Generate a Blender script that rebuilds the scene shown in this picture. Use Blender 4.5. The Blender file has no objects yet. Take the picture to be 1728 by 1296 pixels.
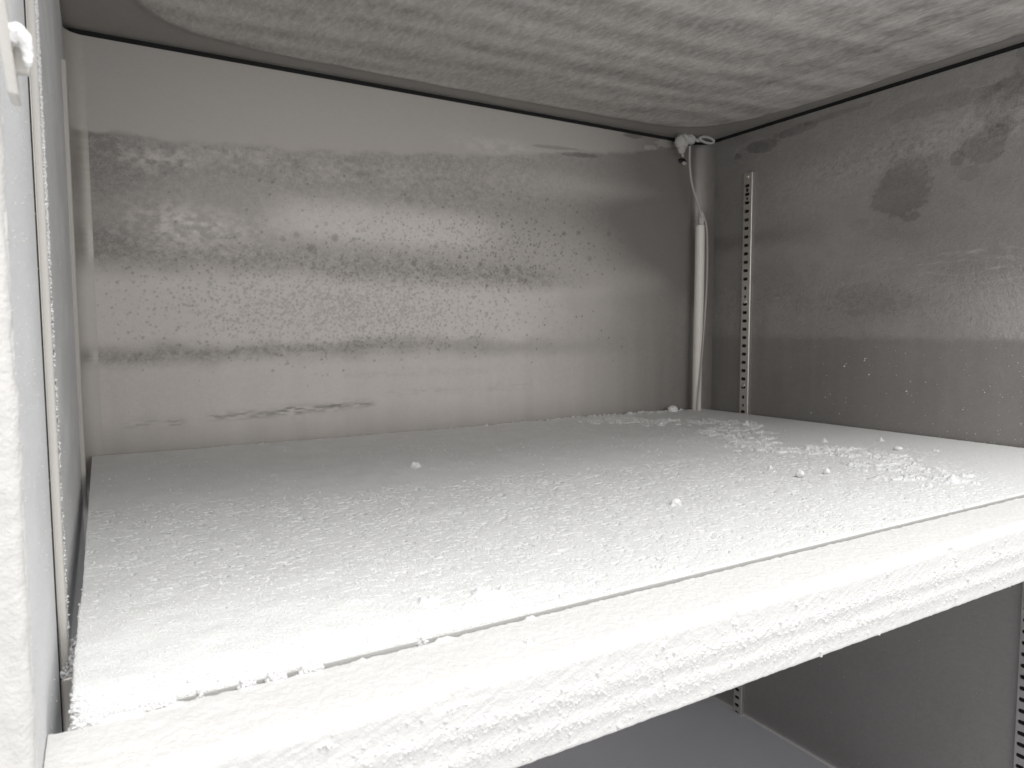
import bpy, bmesh, math, random
import numpy as np
from mathutils import Vector, Matrix

rng = np.random.default_rng(7)
random.seed(7)
scn = bpy.context.scene
COL = scn.collection

# ------------------------------------------------------------------ camera
cd = bpy.data.cameras.new('camera')
cd.sensor_width = 36.0
cd.lens = 24.653
cd.clip_start = 0.005
cd.clip_end = 60
cd.dof.use_dof = True
cd.dof.focus_distance = 0.50
cd.dof.aperture_fstop = 26.0
cam = bpy.data.objects.new('camera', cd)
F = Vector((0.50376283, 0.86075692, -0.072942))
R = Vector((0.8629028, -0.5053544, -0.00396126))
U = Vector((0.04027124, 0.06094632, 0.99732832))
M = Matrix(((R.x, U.x, -F.x, 0), (R.y, U.y, -F.y, 0), (R.z, U.z, -F.z, 0.12486), (0, 0, 0, 1)))
cam.matrix_world = M
COL.objects.link(cam)
scn.camera = cam

# ------------------------------------------------------------------ light: room ceiling lamp before the open cabinet, plus an added front fill
world = bpy.data.worlds.new('World')
scn.world = world
world.use_nodes = True
bg = world.node_tree.nodes['Background']
bg.inputs[0].default_value = (0.98, 0.99, 1.0, 1)
bg.inputs[1].default_value = 0.70


def area(name, loc, target, sx, sy, power, col):
    l = bpy.data.lights.new(name, 'AREA')
    l.shape = 'RECTANGLE'
    l.size, l.size_y = sx, sy
    l.energy = power
    l.color = col
    o = bpy.data.objects.new(name, l)
    o.location = loc
    d = Vector(target) - Vector(loc)
    o.rotation_euler = d.to_track_quat('-Z', 'Y').to_euler()
    COL.objects.link(o)
    return o


area('room_lamp', (0.26, -0.16, 1.28), (0.26, 0.28, 0.0), 0.8, 0.90, 17.5, (1.0, 0.99, 0.97))
area('front_fill', (0.3, -1.4, 0.45), (0.35, 0.8, 0.2), 1.8, 1.0, 6.0, (1.0, 0.955, 0.905))  # added soft fill from the front, no such lamp known

scn.view_settings.view_transform = 'Standard'
scn.view_settings.look = 'None'
scn.view_settings.exposure = 0.30
scn.view_settings.gamma = 1.0
scn.view_settings.use_curve_mapping = False
scn.render.engine = 'CYCLES'
scn.cycles.max_bounces = 10
scn.cycles.diffuse_bounces = 6

# ------------------------------------------------------------------ numpy noise


def _h(ix, iy, seed):
    n = (ix.astype(np.int64) * 374761393 + iy.astype(np.int64) * 668265263 + seed * 1442695041) & 0x7fffffff
    n = ((n ^ (n >> 13)) * 1274126177) & 0x7fffffff
    n = (n ^ (n >> 16)) & 0x7fffffff
    return n / float(0x7fffffff)


def vn(x, y, seed=0):
    """value noise 0..1"""
    x = np.asarray(x, float)
    y = np.asarray(y, float)
    ix = np.floor(x)
    iy = np.floor(y)
    fx = x - ix
    fy = y - iy
    fx = fx * fx * (3 - 2 * fx)
    fy = fy * fy * (3 - 2 * fy)
    ix = ix.astype(np.int64)
    iy = iy.astype(np.int64)
    a = _h(ix, iy, seed)
    b = _h(ix + 1, iy, seed)
    c = _h(ix, iy + 1, seed)
    d = _h(ix + 1, iy + 1, seed)
    return (a * (1 - fx) + b * fx) * (1 - fy) + (c * (1 - fx) + d * fx) * fy


def fbm(x, y, seed=0, oct=4, gain=0.5):
    s = 0
    amp = 1
    t = 0
    for i in range(oct):
        ang = 0.6 * i
        xr = x * math.cos(ang) - y * math.sin(ang)
        yr = x * math.sin(ang) + y * math.cos(ang)
        s = s + amp * vn(xr * 2 ** i + 17.3 * i, yr * 2 ** i - 9.1 * i, seed + i)
        t += amp
        amp *= gain
    return s / t


def ss(a, b, x):
    t = np.clip((x - a) / (b - a), 0, 1)
    return t * t * (3 - 2 * t)


def gauss(x, c, w):
    return np.exp(-((x - c) / w) ** 2)


def stamp(Z, xs, ys, px, py, rad, h, power=1.0, mode='max'):
    """add rounded bumps to field Z on the grid lines xs, ys"""
    for a, b, r, hh in zip(px, py, rad, h):
        i0 = np.searchsorted(xs, a - r)
        i1 = np.searchsorted(xs, a + r)
        j0 = np.searchsorted(ys, b - r)
        j1 = np.searchsorted(ys, b + r)
        if i1 <= i0 or j1 <= j0:
            continue
        gx = xs[i0:i1][None, :] - a
        gy = ys[j0:j1][:, None] - b
        q = np.clip(1 - (gx * gx + gy * gy) / (r * r), 0, 1) ** power * hh
        if mode == 'max':
            Z[j0:j1, i0:i1] = np.maximum(Z[j0:j1, i0:i1], q)
        else:
            Z[j0:j1, i0:i1] += q


# ------------------------------------------------------------------ object helpers


def tag(o, label=None, cat=None, group=None, kind=None):
    if label:
        o['label'] = label
    if cat:
        o['category'] = cat
    if group:
        o['group'] = group
    if kind:
        o['kind'] = kind
    return o


def empty(name, loc, label=None, cat=None, group=None):
    o = bpy.data.objects.new(name, None)
    o.location = loc
    o.empty_display_size = 0.02
    COL.objects.link(o)
    return tag(o, label, cat, group)


def link(name, me, mat, parent=None):
    o = bpy.data.objects.new(name, me)
    if mat:
        me.materials.append(mat)
    COL.objects.link(o)
    if parent:
        o.parent = parent
        # all meshes are written in world metres: undo the parent's offset
        off = Vector(parent.location)
        q = parent.parent
        while q:
            off += Vector(q.location)
            q = q.parent
        o.location = -off
    return o


def mesh_np(name, V, Q, mat, parent=None, attrs=None, smooth=True):
    me = bpy.data.meshes.new(name)
    V = np.ascontiguousarray(V, np.float32).reshape(-1, 3)
    Q = np.ascontiguousarray(Q, np.int32).reshape(-1, 4)
    me.vertices.add(len(V))
    me.vertices.foreach_set('co', V.ravel())
    me.loops.add(Q.size)
    me.loops.foreach_set('vertex_index', Q.ravel())
    me.polygons.add(len(Q))
    me.polygons.foreach_set('loop_start', np.arange(0, Q.size, 4, dtype=np.int32))
    me.polygons.foreach_set('loop_total', np.full(len(Q), 4, np.int32))
    if smooth:
        me.polygons.foreach_set('use_smooth', np.ones(len(Q), bool))
    me.update(calc_edges=True)
    for k, a in (attrs or {}).items():
        at = me.attributes.new(k, 'FLOAT', 'POINT')
        at.data.foreach_set('value', np.ascontiguousarray(a, np.float32).ravel())
    return link(name, me, mat, parent)


def grid_np(name, P, mat, parent=None, attrs=None, flip=False):
    n, m = P.shape[:2]
    idx = np.arange(n * m).reshape(n, m)
    Q = np.stack([idx[:-1, :-1], idx[:-1, 1:], idx[1:, 1:], idx[1:, :-1]], -1).reshape(-1, 4)
    if flip:
        Q = Q[:, ::-1]
    return mesh_np(name, P.reshape(-1, 3), Q, mat, parent, attrs)


def bm_box(bm, lo, hi):
    vs = [bm.verts.new((x, y, z)) for x in (lo[0], hi[0]) for y in (lo[1], hi[1]) for z in (lo[2], hi[2])]
    for f in ((0, 1, 3, 2), (4, 6, 7, 5), (0, 4, 5, 1), (2, 3, 7, 6), (0, 2, 6, 4), (1, 5, 7, 3)):
        bm.faces.new([vs[i] for i in f])


def box(name, lo, hi, mat, parent=None, bev=0.0):
    bm = bmesh.new()
    bm_box(bm, lo, hi)
    if bev:
        bmesh.ops.bevel(bm, geom=bm.edges[:], offset=bev, segments=3, profile=0.5, affect='EDGES')
    bmesh.ops.recalc_face_normals(bm, faces=bm.faces[:])
    me = bpy.data.meshes.new(name)
    bm.to_mesh(me)
    bm.free()
    return link(name, me, mat, parent)


def tube(name, pts, rad, mat, parent=None, seg=14, sub=8, lump=0.0, lf=900, squash=(1, 1)):
    """smooth tube through points (catmull-rom) with optional frosty lumps"""
    pts = [Vector(p) for p in pts]
    rads = rad if isinstance(rad, (list, tuple)) else [rad] * len(pts)
    C, RR = [], []
    for i in range(len(pts) - 1):
        p0 = pts[max(i - 1, 0)]
        p1, p2 = pts[i], pts[i + 1]
        p3 = pts[min(i + 2, len(pts) - 1)]
        for k in range(sub):
            t = k / sub
            C.append(0.5 * ((2 * p1) + (p2 - p0) * t + (2 * p0 - 5 * p1 + 4 * p2 - p3) * t * t + (-p0 + 3 * p1 - 3 * p2 + p3) * t ** 3))
            RR.append(rads[i] * (1 - t) + rads[i + 1] * t)
    C.append(pts[-1])
    RR.append(rads[-1])
    closed = (pts[0] - pts[-1]).length < 1e-6
    V = []
    up = Vector((0, 0, 1))
    prev = None
    for i, c in enumerate(C):
        tg = (C[min(i + 1, len(C) - 1)] - C[max(i - 1, 0)]).normalized()
        if prev is None:
            a = up if abs(tg.z) < 0.9 else Vector((0, 1, 0))
            n = (a - tg * a.dot(tg)).normalized()
        else:
            n = (prev - tg * prev.dot(tg)).normalized()
        prev = n
        b = tg.cross(n)
        r = RR[i]
        for k in range(seg):
            an = 2 * math.pi * k / seg
            rr = r
            d = n * math.cos(an) * squash[0] + b * math.sin(an) * squash[1]
            if lump:
                q = c + d * r
                rr = r + lump * (float(fbm(np.array([(q.x + q.z * .7) * lf]), np.array([(q.y - q.z * .6) * lf]), 5, 3)[0]) - .4)
            V.append(c + d * rr)
    bm = bmesh.new()
    vs = [bm.verts.new(v) for v in V]
    n = len(C)
    for i in range(n - 1):
        for k in range(seg):
            bm.faces.new((vs[i * seg + k], vs[i * seg + (k + 1) % seg], vs[(i + 1) * seg + (k + 1) % seg], vs[(i + 1) * seg + k]))
    if not closed:
        bm.faces.new(vs[:seg][::-1])
        bm.faces.new(vs[-seg:])
    for f in bm.faces:
        f.smooth = True
    bmesh.ops.recalc_face_normals(bm, faces=bm.faces[:])
    me = bpy.data.meshes.new(name)
    bm.to_mesh(me)
    bm.free()
    return link(name, me, mat, parent)


def lump_bm(bm, c, r, sub=2, amp=0.35, f=1.3, seed=0, sq=(1, 1, 1)):
    ret = bmesh.ops.create_icosphere(bm, subdivisions=sub, radius=1.0)
    c = Vector(c)
    for v in ret['verts']:
        d = v.co.normalized()
        n = float(fbm(np.array([d.x * f + d.z * 1.1 + seed * 7.7]), np.array([d.y * f - d.z * .9 + seed * 3.1]), 11, 3, .6)[0])
        k = r * (1 + amp * (n - .5) * 2)
        v.co = c + Vector((d.x * k * sq[0], d.y * k * sq[1], d.z * k * sq[2]))


def lump(name, c, r, mat, parent=None, sub=3, amp=.4, f=1.6, seed=0, sq=(1, 1, 1)):
    bm = bmesh.new()
    lump_bm(bm, c, r, sub, amp, f, seed, sq)
    for fc in bm.faces:
        fc.smooth = True
    me = bpy.data.meshes.new(name)
    bm.to_mesh(me)
    bm.free()
    return link(name, me, mat, parent)


# template crumbs -> one big numpy mesh of many tiny irregular grains
def grains(name, pts, rads, mat, parent=None, flat=0.8, seed=3, spread=None):
    bm = bmesh.new()
    bmesh.ops.create_icosphere(bm, subdivisions=1, radius=1.0)
    bv = np.array([v.co[:] for v in bm.verts])
    bf = np.array([[v.index for v in f.verts] for f in bm.faces])
    bm.free()
    r = np.random.default_rng(seed)
    n = len(pts)
    pts = np.asarray(pts)
    rads = np.asarray(rads)
    K = len(bv)
    nz = 1 + 0.35 * (r.random((n, K, 1)) * 2 - 1)
    sc = np.stack([r.uniform(.7, 1.35, n), r.uniform(.7, 1.35, n), r.uniform(.6, 1.1, n) * flat], -1)[:, None, :]
    an = r.uniform(0, 6.28, n)
    ca, sa = np.cos(an)[:, None], np.sin(an)[:, None]
    v = bv[None] * nz * sc
    x = v[..., 0] * ca - v[..., 1] * sa
    y = v[..., 0] * sa + v[..., 1] * ca
    v = np.stack([x, y, v[..., 2]], -1) * rads[:, None, None] + pts[:, None, :]
    faces = (bf[None] + (np.arange(n) * K)[:, None, None]).reshape(-1, 3)
    me = bpy.data.meshes.new(name)
    me.vertices.add(n * K)
    me.vertices.foreach_set('co', v.astype(np.float32).ravel())
    me.loops.add(faces.size)
    me.loops.foreach_set('vertex_index', faces.astype(np.int32).ravel())
    me.polygons.add(len(faces))
    me.polygons.foreach_set('loop_start', np.arange(0, faces.size, 3, dtype=np.int32))
    me.polygons.foreach_set('loop_total', np.full(len(faces), 3, np.int32))
    me.polygons.foreach_set('use_smooth', np.ones(len(faces), bool))
    me.update(calc_edges=True)
    return link(name, me, mat, parent)


# ------------------------------------------------------------------ materials


class NT:
    def __init__(s, name):
        s.m = bpy.data.materials.new(name)
        s.m.use_nodes = True
        s.t = s.m.node_tree
        s.b = s.t.nodes['Principled BSDF']
        s.tc = s.t.nodes.new('ShaderNodeTexCoord')

    def n(s, typ, **kw):
        o = s.t.nodes.new('ShaderNode' + typ)
        for k, v in kw.items():
            setattr(o, k, v)
        return o

    def l(s, a, b):
        s.t.links.new(a, b)

    def noise(s, scale, detail=4, rough=.55, stretch=None, dist=0):
        mp = s.n('Mapping')
        s.l(s.tc.outputs['Object'], mp.inputs['Vector'])
        if stretch:
            mp.inputs['Scale'].default_value = stretch
        t = s.n('TexNoise')
        t.inputs['Scale'].default_value = scale
        t.inputs['Detail'].default_value = detail
        t.inputs['Roughness'].default_value = rough
        t.inputs['Distortion'].default_value = dist
        s.l(mp.outputs[0], t.inputs['Vector'])
        return t.outputs['Fac']

    def ramp(s, x, a, b, lo=0.0, hi=1.0):
        m = s.n('MapRange', clamp=True)
        s.l(x, m.inputs[0])
        m.inputs[1].default_value = a
        m.inputs[2].default_value = b
        m.inputs[3].default_value = lo
        m.inputs[4].default_value = hi
        return m.outputs[0]

    def math(s, op, a, b=None):
        m = s.n('Math', operation=op)
        for i, v in enumerate((a, b)):
            if v is None:
                continue
            if isinstance(v, (int, float)):
                m.inputs[i].default_value = v
            else:
                s.l(v, m.inputs[i])
        return m.outputs[0]

    def mix(s, fac, a, b):
        m = s.n('Mix', data_type='RGBA')
        if isinstance(fac, (int, float)):
            m.inputs[0].default_value = fac
        else:
            s.l(fac, m.inputs[0])
        for i, v in ((6, a), (7, b)):
            if isinstance(v, tuple):
                m.inputs[i].default_value = (*v, 1)
            else:
                s.l(v, m.inputs[i])
        return m.outputs[2]

    def attr(s, name):
        a = s.n('Attribute', attribute_name=name)
        return a.outputs['Fac']

    def bump(s, h, dist, strength=1.0, prev=None):
        b = s.n('Bump')
        b.inputs['Distance'].default_value = dist
        if isinstance(strength, (int, float)):
            b.inputs['Strength'].default_value = strength
        else:
            s.l(strength, b.inputs['Strength'])
        s.l(h, b.inputs['Height'])
        if prev is not None:
            s.l(prev, b.inputs['Normal'])
        return b.outputs[0]

    def set(s, **kw):
        for k, v in kw.items():
            k = k.replace('_', ' ')
            i = s.b.inputs[k]
            if isinstance(v, tuple):
                i.default_value = (*v, 1)
            elif isinstance(v, (int, float)):
                i.default_value = v
            else:
                s.l(v, i)
        return s


def mat_snow(name, col=(.86, .865, .87), fine=1400, amp=.0006, coarse=260, camp=.0012, thin=None):
    s = NT(name)
    a = s.noise(coarse, 5, .6)
    b = s.noise(fine, 3, .7)
    n1 = s.bump(a, camp, 0.5)
    n2 = s.bump(b, amp, 0.8, n1)
    c = s.mix(s.ramp(a, .3, .7), tuple(v * .965 for v in col), col)
    if thin:
        t = s.math('ADD', s.attr('thick'), s.math('MULTIPLY', s.math('SUBTRACT', b, .5), 2.0))
        c = s.mix(s.ramp(t, .0, 1), thin, c)
    s.set(Base_Color=c, Roughness=.85, Normal=n2)
    s.b.inputs['Specular IOR Level'].default_value = .25
    return s.m


def mat_wall(name, metal=(.25, .236, .222), frost=(.86, .818, .782), fine=700, stretch=None, metallic=.30, r0=.42, amp=.0004):
    """satin steel under a thin, uneven frost; 'frost' = how thick, 'relief' = how grainy"""
    s = NT(name)
    fr = s.attr('frost')
    rl = s.attr('relief')
    g = s.noise(fine, 5, .65, stretch)
    g2 = s.noise(fine * .28, 4, .6, stretch)
    br = s.noise(60, 3, .6, (1, 1, 14))      # faint vertical/horizontal drift of the sheet
    k = s.math('ADD', fr, s.math('MULTIPLY', s.math('SUBTRACT', g, .5), s.math('ADD', s.math('MULTIPLY', rl, .75), .10)))
    k = s.math('ADD', k, s.math('MULTIPLY', s.math('SUBTRACT', g2, .5), s.math('ADD', s.math('MULTIPLY', rl, .45), .05)))
    k = s.math('ADD', k, s.math('MULTIPLY', s.math('SUBTRACT', br, .5), .08))
    k = s.ramp(k, 0, 1)
    s.set(Base_Color=s.mix(k, metal, frost),
          Metallic=s.ramp(k, 0, 1, metallic, 0.0),
          Roughness=s.ramp(k, 0, .8, r0, .75),
          Normal=s.bump(g, amp, s.ramp(rl, 0, 1, .12, 1.0), s.bump(g2, amp * 2.5, s.ramp(rl, 0, 1, .04, .8))))
    s.b.inputs['Specular IOR Level'].default_value = .35
    return s.m


def mat_metal(name, col, rough=.35, metallic=.9, grain=.0001):
    s = NT(name)
    g = s.noise(500, 4, .6, (1, 1, .12))
    s.set(Base_Color=s.mix(g, tuple(v * .85 for v in col), tuple(min(1, v * 1.12) for v in col)), Metallic=metallic,
          Roughness=s.ramp(g, .3, .7, rough - .06, rough + .1), Normal=s.bump(g, grain, .4))
    return s.m


def mat_plain(name, col, rough=.7):
    s = NT(name)
    g = s.noise(900, 3, .6)
    s.set(Base_Color=s.mix(g, tuple(v * .9 for v in col), col), Roughness=rough, Normal=s.bump(g, .0003, .5))
    return s.m


M_deck = mat_snow('deck_frost', (.90, .905, .90), fine=850, amp=.0013, coarse=330, camp=.0010, thin=(.72, .73, .73))
M_crumb = mat_snow('crumb_frost', (.88, .885, .88), fine=1500)
M_snow = mat_snow('loose_snow', (.9, .9, .9))
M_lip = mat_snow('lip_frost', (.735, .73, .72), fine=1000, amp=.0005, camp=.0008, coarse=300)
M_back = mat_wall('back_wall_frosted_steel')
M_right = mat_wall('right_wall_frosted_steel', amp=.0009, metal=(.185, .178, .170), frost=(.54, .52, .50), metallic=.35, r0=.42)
M_cove = mat_wall('left_cove_steel', metal=(.34, .32, .295), frost=(.74, .71, .67), metallic=.45, r0=.33)
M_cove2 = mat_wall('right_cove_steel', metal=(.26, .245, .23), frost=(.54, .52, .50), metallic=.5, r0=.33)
M_ceil = mat_wall('ceiling_frosted_steel', metal=(.25, .237, .222), frost=(.70, .668, .64), fine=600, stretch=(1, .38, 1), metallic=.3, r0=.45, amp=.00035)
M_left = mat_wall('left_wall_frosted_steel', metal=(.42, .425, .425), frost=(.84, .85, .86), metallic=.25, r0=.5, fine=900, amp=.0007)
M_post = mat_snow('door_post_frost', (.68, .668, .65), fine=800, coarse=150, camp=.0008)
M_std = mat_metal('standard_steel', (.62, .60, .57), .33, .85)
M_std_frost = mat_plain('standard_frosted', (.62, .60, .57), .7)
M_slot = mat_plain('slot_shadow_black', (.006, .006, .006), .9)
M_gap = mat_plain('gap_shade_black', (.008, .008, .008), .8)  # black standing in for the shade inside narrow gaps
M_screw = mat_metal('screw_steel', (.7, .68, .64), .3)
M_clip = mat_metal('bracket_steel', (.66, .62, .58), .42, .45)
M_trim = mat_plain('grey_edge_trim', (.60, .595, .58), .7)
M_low = mat_wall('lower_shelf_steel', metal=(.58, .585, .62), frost=(.74, .745, .78), metallic=.4, r0=.5)
M_wire = mat_plain('wire_frosted_plastic', (.50, .45, .44), .6)
M_sleeve = mat_plain('sleeve_white_plastic', (.86, .83, .78), .4)
M_conn = mat_snow('frosted_clamp_plastic', (.55, .54, .52), fine=1500, coarse=500)
M_hole = mat_plain('hole_shade_black', (.012, .012, .012), .5)

# ------------------------------------------------------------------ cabinet dimensions (metres)
XL, XR, YB, YF = -0.0195, 0.8441, 0.834, 0.2145
ZC, ZLOW, ZBOT = 0.426, -0.472, -0.60
RC = 0.017   # corner radius left
RR_ = 0.026  # corner radius right

cab = empty('freezer_cabinet', (0.41, 0.5, -0.6), 'frosted stainless steel freezer compartment with banded grey walls around the snowy shelf', 'freezer')

# ---- back wall (dense grid above the shelf, coarse below)
xs = np.linspace(XL + RC, XR - RR_, 820)
zs = np.concatenate([np.linspace(ZBOT, -0.02, 20)[:-1], np.linspace(-0.02, ZC - .0055, 440)])
X, Z = np.meshgrid(xs, zs)
w1 = fbm(X * 9, Z * 22, 1, 4) - .5
w2 = fbm(X * 30, Z * 60, 2, 5) - .5
w3 = fbm(X * 160, Z * 230, 3, 4) - .5
fine = fbm(X * 420, Z * 520, 31, 3) - .5
Zw = Z + .012 * w1 + .010 * w2
fr = np.full(X.shape, .40)
# smooth clean zone under the ceiling with an uneven lower edge
edge = np.interp(X, [0, .10, .27, .40, .52, .60, .70, .82], [.330, .327, .340, .352, .367, .378, .392, .405])
top = ss(-.003, .004, Z - edge - .012 * w2 - .004 * w3)
fr = fr * (1 - top) + .44 * top
mid = 1 - top
fr += mid * -.20 * ss(.10, -.0, X) * ss(.19, .22, Z)
fr += -.16 * mid * ss(.235, .30, Zw)
fr += mid * .20 * gauss(Z, .318 + .07 * ss(.45, .8, X), .016) * ss(.65, .2, X) * (w2 + w3 * .8 + .1) * 1.8
# rough light blotches at the left
for cx, cz, a, b, k in ((.060, .304, .032, .011, .30), (.075, .243, .048, .022, .34), (.12, .235, .06, .02, .18), (.47, .372, .06, .012, .15)):
    fr += k * np.exp(-((X - cx) / a) ** 2 - ((Z - cz) / b) ** 2) * np.clip(.5 + w3 * 3.2 + w2, 0, 1.2)
# bright patch: thin frost plus a reflected glow painted in
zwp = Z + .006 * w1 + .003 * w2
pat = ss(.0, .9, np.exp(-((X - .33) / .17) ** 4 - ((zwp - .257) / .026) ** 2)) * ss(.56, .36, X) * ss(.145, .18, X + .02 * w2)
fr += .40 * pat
# dark band z .21 of the painted reflection stripes
cz = np.interp(X, [0, .2, .5, .8], [.216, .212, .201, .198])
dk = np.exp(-((Zw - cz) / .017) ** 2) * ss(.66, .5, X)
fr -= .17 * dk
# bright bands and the dark one between: blurry reflections put into the frost colour
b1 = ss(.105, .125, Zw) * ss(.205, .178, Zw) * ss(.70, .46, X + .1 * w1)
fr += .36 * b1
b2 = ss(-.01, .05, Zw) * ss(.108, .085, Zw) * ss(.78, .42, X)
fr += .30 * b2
dk2 = np.exp(-((Zw - np.interp(X, [0, .13, .3, .55], [.101, .104, .111, .115])) / .0085) ** 2) * ss(.62, .18, X)
fr -= .22 * dk2
# band gleams painted into the frost colour at the right hand side
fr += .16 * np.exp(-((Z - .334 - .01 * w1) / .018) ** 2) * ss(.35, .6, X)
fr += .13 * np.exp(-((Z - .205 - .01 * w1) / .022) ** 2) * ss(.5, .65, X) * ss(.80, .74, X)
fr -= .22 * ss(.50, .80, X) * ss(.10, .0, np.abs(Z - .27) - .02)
fr -= .30 * ss(.55, .82, X)  # light falling off to the right corner, put into the frost colour
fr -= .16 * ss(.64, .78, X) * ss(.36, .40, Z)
# clean dark streaks rubbed in low down
for x0, x1, zc, k in ((.015, .05, .031, .3), (.055, .075, .029, .35), (.10, .20, .033, .5), (.175, .25, .0365, .6), (.235, .29, .0385, .45), (.30, .52, .05, .12), (.25, .45, .075, .10)):
    m = ss(x0 - .006, x0 + .008, X) * ss(x1 + .006, x1 - .008, X) * np.exp(-((Z - zc - .003 * w1) / .0045) ** 2)
    fr -= k * m * np.clip(.35 + 3.5 * (fbm(X * 90, Z * 520, 40, 4) - .45), 0, 1)
# faint vertical runs
fr += .10 * (fbm(X * 70, Z * 5, 50, 4) - .5) * ss(.24, .08, Z)
rel = .30 * mid + .25 * mid * ss(.18, .23, Z) * ss(.7, .4, X) + .35 * dk2 + .3 * dk
rel *= 1 - .55 * ss(.06, .02, Z)
rel = np.clip(rel, .05, 1) * (1 - .8 * top)
rel *= 1 - .6 * ss(.5, .7, X)
# mottled grain along the dark bands, edges break up into islands
fr += (w3 * .32 + fine * .50) * np.clip(mid * (dk + dk2 + .5 * ss(.22, .32, Z) * ss(.75, .4, X)), 0, 1)
# speckles
S0 = np.zeros(X.shape)
n = 3600
px = np.concatenate([rng.normal(.26, .11, n), rng.normal(.42, .10, 900), rng.uniform(.02, .7, 300)])
pz = np.concatenate([rng.normal(.155, .026, n), rng.normal(.243, .022, 900), rng.uniform(.08, .33, 300)])
pr = np.abs(rng.normal(0, .0009, len(px))) + .0009
pr = np.minimum(pr, .0022)
stamp(S0, xs, zs, px, pz, pr * .85, rng.uniform(.15, .6, len(px)), .5)
for a, b, r, k in ((.218, .2236, .0062, .42), (.245, .2383, .0048, .5), (.2001, .2382, .0042, .38), (.268, .238, .0026, .5), (.235, .254, .003, .36), (.224, .250, .0022, .4), (.29, .226, .002, .4), (.345, .212, .004, .35), (.375, .236, .0032, .45), (.41, .224, .003, .5),
                   (.44, .216, .0036, .45), (.185, .233, .0036, .3), (.205, .205, .003, .3), (.34, .29, .007, .18), (.62, .232, .0045, .22), (.60, .268, .004, .25), (.655, .27, .004, .22), (.575, .265, .0035, .25), (.27, .225, .0022, .4), (.256, .256, .0018, .4), (.31, .252, .002, .4), (.48, .21, .006, .3), (.50, .214, .005, .25)):
    stamp(S0, xs, zs, [a], [b], [r], [k], .35)
fr -= S0 * .78
# scuffs by the right hand corner under the ceiling
for a, b, p, q, k in ((.66, .425, .05, .0035, -.18), (.70, .418, .02, .004, -.22), (.745, .396, .018, .007, -.28), (.765, .415, .02, .006, .22), (.735, .405, .014, .004, .18), (.79, .40, .012, .02, .12), (.60, .378, .035, .003, -.2), (.56, .383, .04, .0025, -.2)):
    m = np.exp(-(((X - a) / p) ** 2 + ((Z - b - .5 * (X - a) * .1) / q) ** 2))
    fr += k * ss(.25, .5, m + w3 * .5)
fr = np.clip(fr, 0, 1)
P = np.stack([X, np.full(X.shape, YB), Z], -1)
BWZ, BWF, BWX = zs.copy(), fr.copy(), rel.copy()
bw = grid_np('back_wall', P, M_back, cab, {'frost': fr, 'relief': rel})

# ---- side walls: flat sheet with the rounded rear corner folded into it


def cove_frost(Z, Y, sgn):
    cols = BWF[:, :40].mean(1) if sgn > 0 else BWF[:, -60:].mean(1)
    base = np.interp(Z, BWZ, cols)
    near = np.interp(Z, BWZ, BWF[:, 0] if sgn > 0 else BWF[:, -1])
    t = ss(YB - .010, YB, Y)
    base = .45 * base + .55 * .42
    return np.clip(base * (1 - t) + near * t + .16 * (fbm(Z * 90, Y * 140, 77, 4) - .5) * (1 - t), 0, 1)


def side_wall(name, xw, sgn, rc, mat, ny, nz, field, y0=YF):
    """profile runs from the front edge back and round the corner"""
    ys_ = np.linspace(y0, YB - rc, ny)
    na = 14
    an = np.linspace(0, math.pi / 2, na)[1:]
    prof = [(xw, y) for y in ys_]
    flat = len(prof)
    prof += [(xw + sgn * rc * (1 - math.cos(a)), YB - rc + rc * math.sin(a)) for a in an]
    prof = np.array(prof)
    zz = np.concatenate([np.linspace(ZBOT, -0.06, 12)[:-1], np.linspace(-0.06, ZC - .0055, nz)])
    Pw = np.zeros((len(zz), len(prof), 3))
    Pw[..., 0] = prof[:, 0][None]
    Pw[..., 1] = prof[:, 1][None]
    Pw[..., 2] = zz[:, None]
    Yq, Zq = Pw[..., 1], Pw[..., 2]
    f, r = field(Yq, Zq)
    k = flat
    grid_np('corner_cove', Pw[:, k - 1:], M_cove if sgn > 0 else M_cove2, cab, {'frost': cove_frost(Zq[:, k - 1:], Yq[:, k - 1:], sgn), 'relief': r[:, k - 1:] * .4}, flip=(sgn < 0))
    return grid_np(name, Pw[:, :k], mat, cab, {'frost': f[:, :k], 'relief': r[:, :k]}, flip=(sgn < 0))


def field_left(Y, Z):
    w = fbm(Y * 14, Z * 30, 4, 5) - .5
    f = .55 + .5 * w + .25 * ss(.36, .25, Y) - .3 * ss(.0, -.02, Z)
    f -= .25 * ss(.74, .80, Y)
    return np.clip(f, 0, 1), np.clip(.35 + .6 * w, 0.1, 1)


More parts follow.
